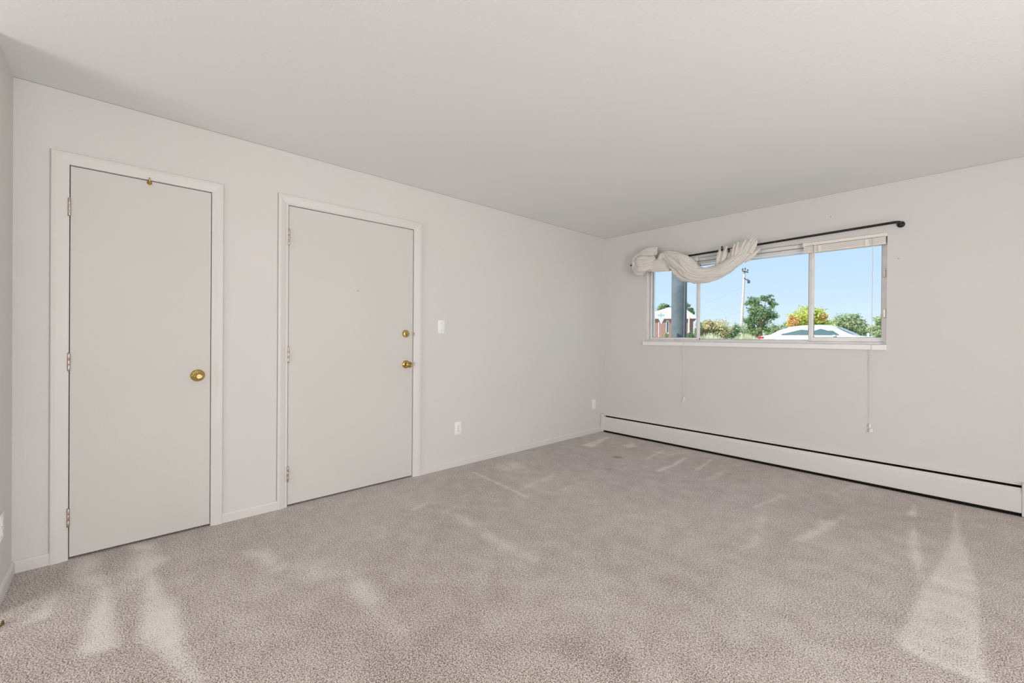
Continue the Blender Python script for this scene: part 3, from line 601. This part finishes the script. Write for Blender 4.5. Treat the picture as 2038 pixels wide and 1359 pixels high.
MB().box(hx(1369), hx(1371.6), -.35, -.12, 0, ez).build('porch_column', WTRIM, house)
DG = newmat('house_window_glass', (.10, .13, .16), .1)
for ua, ub in ((1325.5, 1331), (1348, 1354)):
    f = MB().box(hx(ua), hx(ub), -.06, .02, ez-1.7, ez-.35).build('house_window', WTRIM, house)
    MB().box(hx(ua+.8), hx(ub-.8), -.07, -.055, ez-1.6, ez-.45).build('pane', DG, f)
for c_ in house.children_recursive: c_.data.transform(Matrix.Translation(Vector((hc.x, hc.y, GZ))))
house.rotation_euler.z = math.radians(26)

# dark porch post close outside the window
POSTM = noisy('weathered_post', (.12, .145, .16), (.18, .205, .22), 5, .8, bump=.3, bscale=30)
PY_ = 1.6; a_ = at_y(1329.5, 600, PY_).x; b_ = at_y(1361.5, 600, PY_).x
pst = empty('porch_post', ((a_+b_)/2, PY_, GZ), 'thick dark blue-grey post just outside the left window pane', 'post')
wd = (b_-a_)*.80; xc = (a_+b_)/2
MB().lathe([(0, 0), ((b_-a_)*.435, 0), ((b_-a_)*.435, 2.85), (0, 2.85)], (xc, PY_+wd/2, GZ), (0, 0, 1), 40).build('shaft', POSTM, pst, smooth=True)
for za, zb in ((GZ, GZ+.12), (3.1, 3.2)): MB().box(xc-wd/2-.03, xc+wd/2+.03, PY_-.03, PY_+wd+.03, za, zb, .006).build('collar', POSTM, pst)

# yield sign with street name plates
SG = newmat('sign_back_metal', (.88, .88, .86), .5); RUST = newmat('red_sign_post', (.55, .30, .24), .7); GRN = newmat('pale_green_plate', (.55, .72, .62), .5)
sD = 36; c = at_d(1316, 638, sD); sg = empty('yield_sign', (c.x, c.y, GZ), 'white triangular road sign, point down, on a reddish post', 'road sign')
sc = sD/F; rv = Vector((cr.x, cr.y, 0)).normalized(); fv = Vector((fw.x, fw.y, 0)).normalized()
m = MB(); tri = [c-rv*7.3*sc+Vector((0, 0, 7*sc)), c+rv*7.3*sc+Vector((0, 0, 7*sc)), c-Vector((0, 0, 7.2*sc))]
m.loft([[p_ for p_ in tri], [p_+fv*.01 for p_ in tri]]).build('sign_plate', SG, sg)
MB().tube([Vector((c.x, c.y, GZ-.05))+fv*.05, Vector((c.x, c.y, c.z+16*sc))+fv*.05], .035, 8).build('sign_post', RUST, sg)
q_ = at_d(1316, 627.5, sD)
MB().loft([[q_-rv*.30+Vector((0, 0, -.09)), q_+rv*.30+Vector((0, 0, -.09)), q_+rv*.30+Vector((0, 0, .09)), q_-rv*.30+Vector((0, 0, .09))], [p_+fv*.01 for p_ in (q_-rv*.30+Vector((0, 0, -.09)), q_+rv*.30+Vector((0, 0, -.09)), q_+rv*.30+Vector((0, 0, .09)), q_-rv*.30+Vector((0, 0, .09)))]]).build('street_name_plate', GRN, sg)
c = at_d(1311, 655, 35); tag(MB().tube([Vector((c.x, c.y, GZ-.05)), Vector((c.x, c.y, at_d(1311, 641, 35).z))], .03, 8).build('marker_post', WTRIM), 'thin white post just left of the yield sign', 'post')
for u, lab in ((1702, 'short white post above the car hood'), (1728, 'short white post near the right window edge')):
    c = at_d(u, 668, 40); zt_ = at_d(u, 663.5 if u < 1710 else 663, 40).z
    hw_ = .08; tag(MB().box(c.x-hw_, c.x+hw_, c.y-hw_, c.y+hw_, GZ, zt_, .02).build('marker_post', WTRIM), lab+', beyond the road', 'post')

# utility pole and wires
WOOD = noisy('pale_pole_wood', (.62, .50, .43), (.76, .66, .60), 5, .9); WIRE = newmat('wire', (.40, .45, .50), .6); DKM = newmat('dark_hardware', (.10, .11, .12), .6)
pD = 58; bt_, tp_ = at_d(1474, 676, pD), at_d(1482, 537, pD); base = bt_+(tp_-bt_)*((GZ-.2-bt_.z)/(tp_.z-bt_.z))
up = empty('utility_pole', (base.x, base.y, GZ), 'pale wooden utility pole with a short crossarm left of the tall tree', 'utility pole')
MB().tube([base, (base+tp_)/2, tp_], [.19, .165, .13], 12).build('pole_shaft', WOOD, up, smooth=True)
a_, b_ = at_d(1477, 539, pD-.2), at_d(1489, 542, pD-.2); MB().tube([a_, b_], .09, 4).build('crossarm', DKM, up)
m = MB(); 
for u, v in ((1478, 537.5), (1483, 536.5), (1488, 539.5)): c = at_d(u, v, pD-.2); m.lathe([(0, 0), (.08, 0), (.11, .12), (.05, .25), (0, .3)], c, (0, 0, 1), 10)
m.build('insulators', DKM, up); m = MB(); m.tube([at_d(1481, 553, pD-.2), at_d(1486, 557, pD-.3), at_d(1489, 556, pD-.3)], .07, 6); c = at_d(1490, 560, pD-.3); m.lathe([(0, 0), (.14, 0), (.17, .1), (.17, .35), (.08, .45), (0, .45)], c-Vector((0, 0, .25)), (0, 0, 1), 12); m.build('pole_bracket', DKM, up)
def wire(pts, lab, r=.015):
    m = MB(); P_ = [at_d(*q) for q in pts]; S = []
    for i in range(25):
        t_ = i/24; S.append(P_[0]*(1-t_)+P_[1]*t_-Vector((0, 0, 1))*(.35*4*t_*(1-t_)))
    tag(m.tube(S, r, 5).build('power_line', WIRE, None, smooth='all'), lab, 'wire', 'overhead wires left of the pole')
wire([(1477.5, 572, pD+.5), (1372, 612, 95)], 'uppermost thin overhead wire running left from the utility pole')
wire([(1475, 602, pD+.5), (1372, 622, 95)], 'middle thin overhead wire running left from the utility pole')
wire([(1473.5, 622, pD+.5), (1432, 618, 80)], 'lowest short overhead wire running left from the utility pole')

# ---------------------------------------------------------------- silver car, parked along the road, rear to the left
PAINT = noisy('silver_car_paint', (.66, .67, .68), (.72, .73, .74), .5, .3, .25, spec=.5); CG = newmat('car_glass', (.09, .15, .15), .05, spec=.8); TIRE = newmat('tire_rubber', (.03, .03, .03), .8); RED = newmat('tail_light_red', (.6, .04, .05), .25); CHR = newmat('wheel_alloy', (.6, .6, .62), .3, .8)
CY = 18.3; cx0 = at_y(1507, 670, CY).x; cx1 = at_y(1768, 676, CY).x; CLn = cx1-cx0; print('car len', CLn, 'roof', at_y(1640, 647, CY).z-GZ, 'belt', at_y(1600, 668, CY).z-GZ)
car = empty('parked_car', ((cx0+cx1)/2, CY+.88, GZ), 'silver sedan parked along the road, half visible over the window sill', 'car')
zc = lambda v, u: at_y(u, v, CY).z
def X(u): return at_y(u, 665, CY).x
sections = [  # (u, top height of body at this u)
 (1507, .62, .40), (1509, .90, .30), (1513, zc(668.2,1513)-GZ, .26), (1532, zc(665.5,1532)-GZ, .24), (1560, zc(667.2,1560)-GZ, .22), (1610, zc(668.6,1610)-GZ, .22), (1670, zc(669.5,1670)-GZ, .22),
 (1697, zc(667.5,1697)-GZ, .22), (1730, zc(670.5,1730)-GZ, .24), (1752, zc(674.0,1752)-GZ, .26), (1763, .72, .28), (1768, .55, .32)]
rings = []
for u, top, bot in sections:
    x_ = X(u); s_ = min(1, (x_-cx0)/.5+.72, (cx1-x_)/.5+.70); hw = .88*s_; yc = CY+.88
    pr = [(-.93, bot+.02), (-1, bot+.12), (-1.0, (bot+top)*.55), (-.965, top-.10), (-.90, top-.02), (-.70, top), (0, top+.015), (.70, top), (.90, top-.02), (.965, top-.10), (1, (bot+top)*.55), (1, bot+.12), (.93, bot+.02)]
    rings.append([Vector((x_, yc+a*hw, GZ+z)) for a, z in pr])
MB().loft(rings).build('car_body', PAINT, car, smooth=True)
gh = [(1531, 665.6, .72), (1548, 656.5, .66), (1568, 649.8, .60), (1590, 647.2, .575), (1620, 646.0, .57), (1645, 646.6, .57), (1660, 650.6, .59), (1678, 659, .65), (1699, 667.2, .74)]
rings = []
for u, v, hw in gh:
    x_ = X(u); zt_ = zc(v, u); zb_ = GZ+.98; zt_ = max(zt_, zb_+.015); yc = CY+.88
    rings.append([Vector((x_, yc-.80, zb_)), Vector((x_, yc-hw-.015, zt_-.05*(zt_-zb_)-.02)), Vector((x_, yc-hw+.06, zt_)), Vector((x_, yc, zt_+.02)), Vector((x_, yc+hw-.06, zt_)), Vector((x_, yc+hw+.015, zt_-.05*(zt_-zb_)-.02)), Vector((x_, yc+.80, zb_))])
MB().loft(rings).build('car_roof', PAINT, car, smooth=True)
def glass(us, name='side_window'):   # polygons on the near flank, lying just proud of the leaning side
    m = MB(); P_ = []
    for u, v in us:
        z_ = zc(v, u); k_ = max(0, min(1, (z_-GZ-.98)/.42)); P_.append(Vector((X(u), CY+.88-.80+.225*k_-.02, z_)))
    m.loft([P_, [p_+Vector((0, .015, 0)) for p_ in P_]]).build(name, CG, car)
glass([(1551, 667.0), (1563, 658.5), (1575, 653.0), (1590, 651.2), (1613, 650.0), (1613, 667.0)])
glass([(1617, 650.0), (1632, 650.8), (1643, 653.0), (1657, 659.0), (1671, 667.0), (1617, 667.0)])
m = MB(); yc = CY+.88   # windscreen and rear glass
m.loft([[Vector((X(1662), yc-.52, zc(652, 1662)+.012)), Vector((X(1662), yc+.52, zc(652, 1662)+.012)), Vector((X(1695), yc+.66, zc(666, 1695)+.015)), Vector((X(1695), yc-.66, zc(666, 1695)+.015))], [Vector((X(1662), yc-.52, zc(652, 1662)+.035)), Vector((X(1662), yc+.52, zc(652, 1662)+.035)), Vector((X(1695), yc+.66, zc(666, 1695)+.035)), Vector((X(1695), yc-.66, zc(666, 1695)+.035))]]); m.build('windscreen', CG, car)
MB().box(X(1657), X(1664), CY-.10, CY+.10, zc(670, 1660), zc(666.5, 1660), .02).build('door_mirror', PAINT, car, smooth=True)
MB().box(cx0-.01, X(1520), CY+.02, CY+.38, zc(673.6, 1512), zc(669.6, 1512), .015).build('tail_light', RED, car, smooth=True)
for ua in (1548, 1620): MB().box(X(ua), X(ua+8), CY-.03, CY+.02, GZ+.84, GZ+.87).build('door_handle', PAINT, car)
for u in (1548, 1722):
    for yy in (CY-.01, CY+1.57):
        wc = (X(u), yy, GZ+.32); wh = MB().lathe([(0, 0), (.30, 0), (.325, .03), (.325, .17), (.30, .20), (0, .20)], wc, (0, 1, 0), 28).build('wheel', TIRE, car, smooth=True)
        MB().lathe([(0, -.012), (.20, -.012), (.21, .0), (0, .0)], wc, (0, 1, 0), 24).build('hub', CHR, wh)
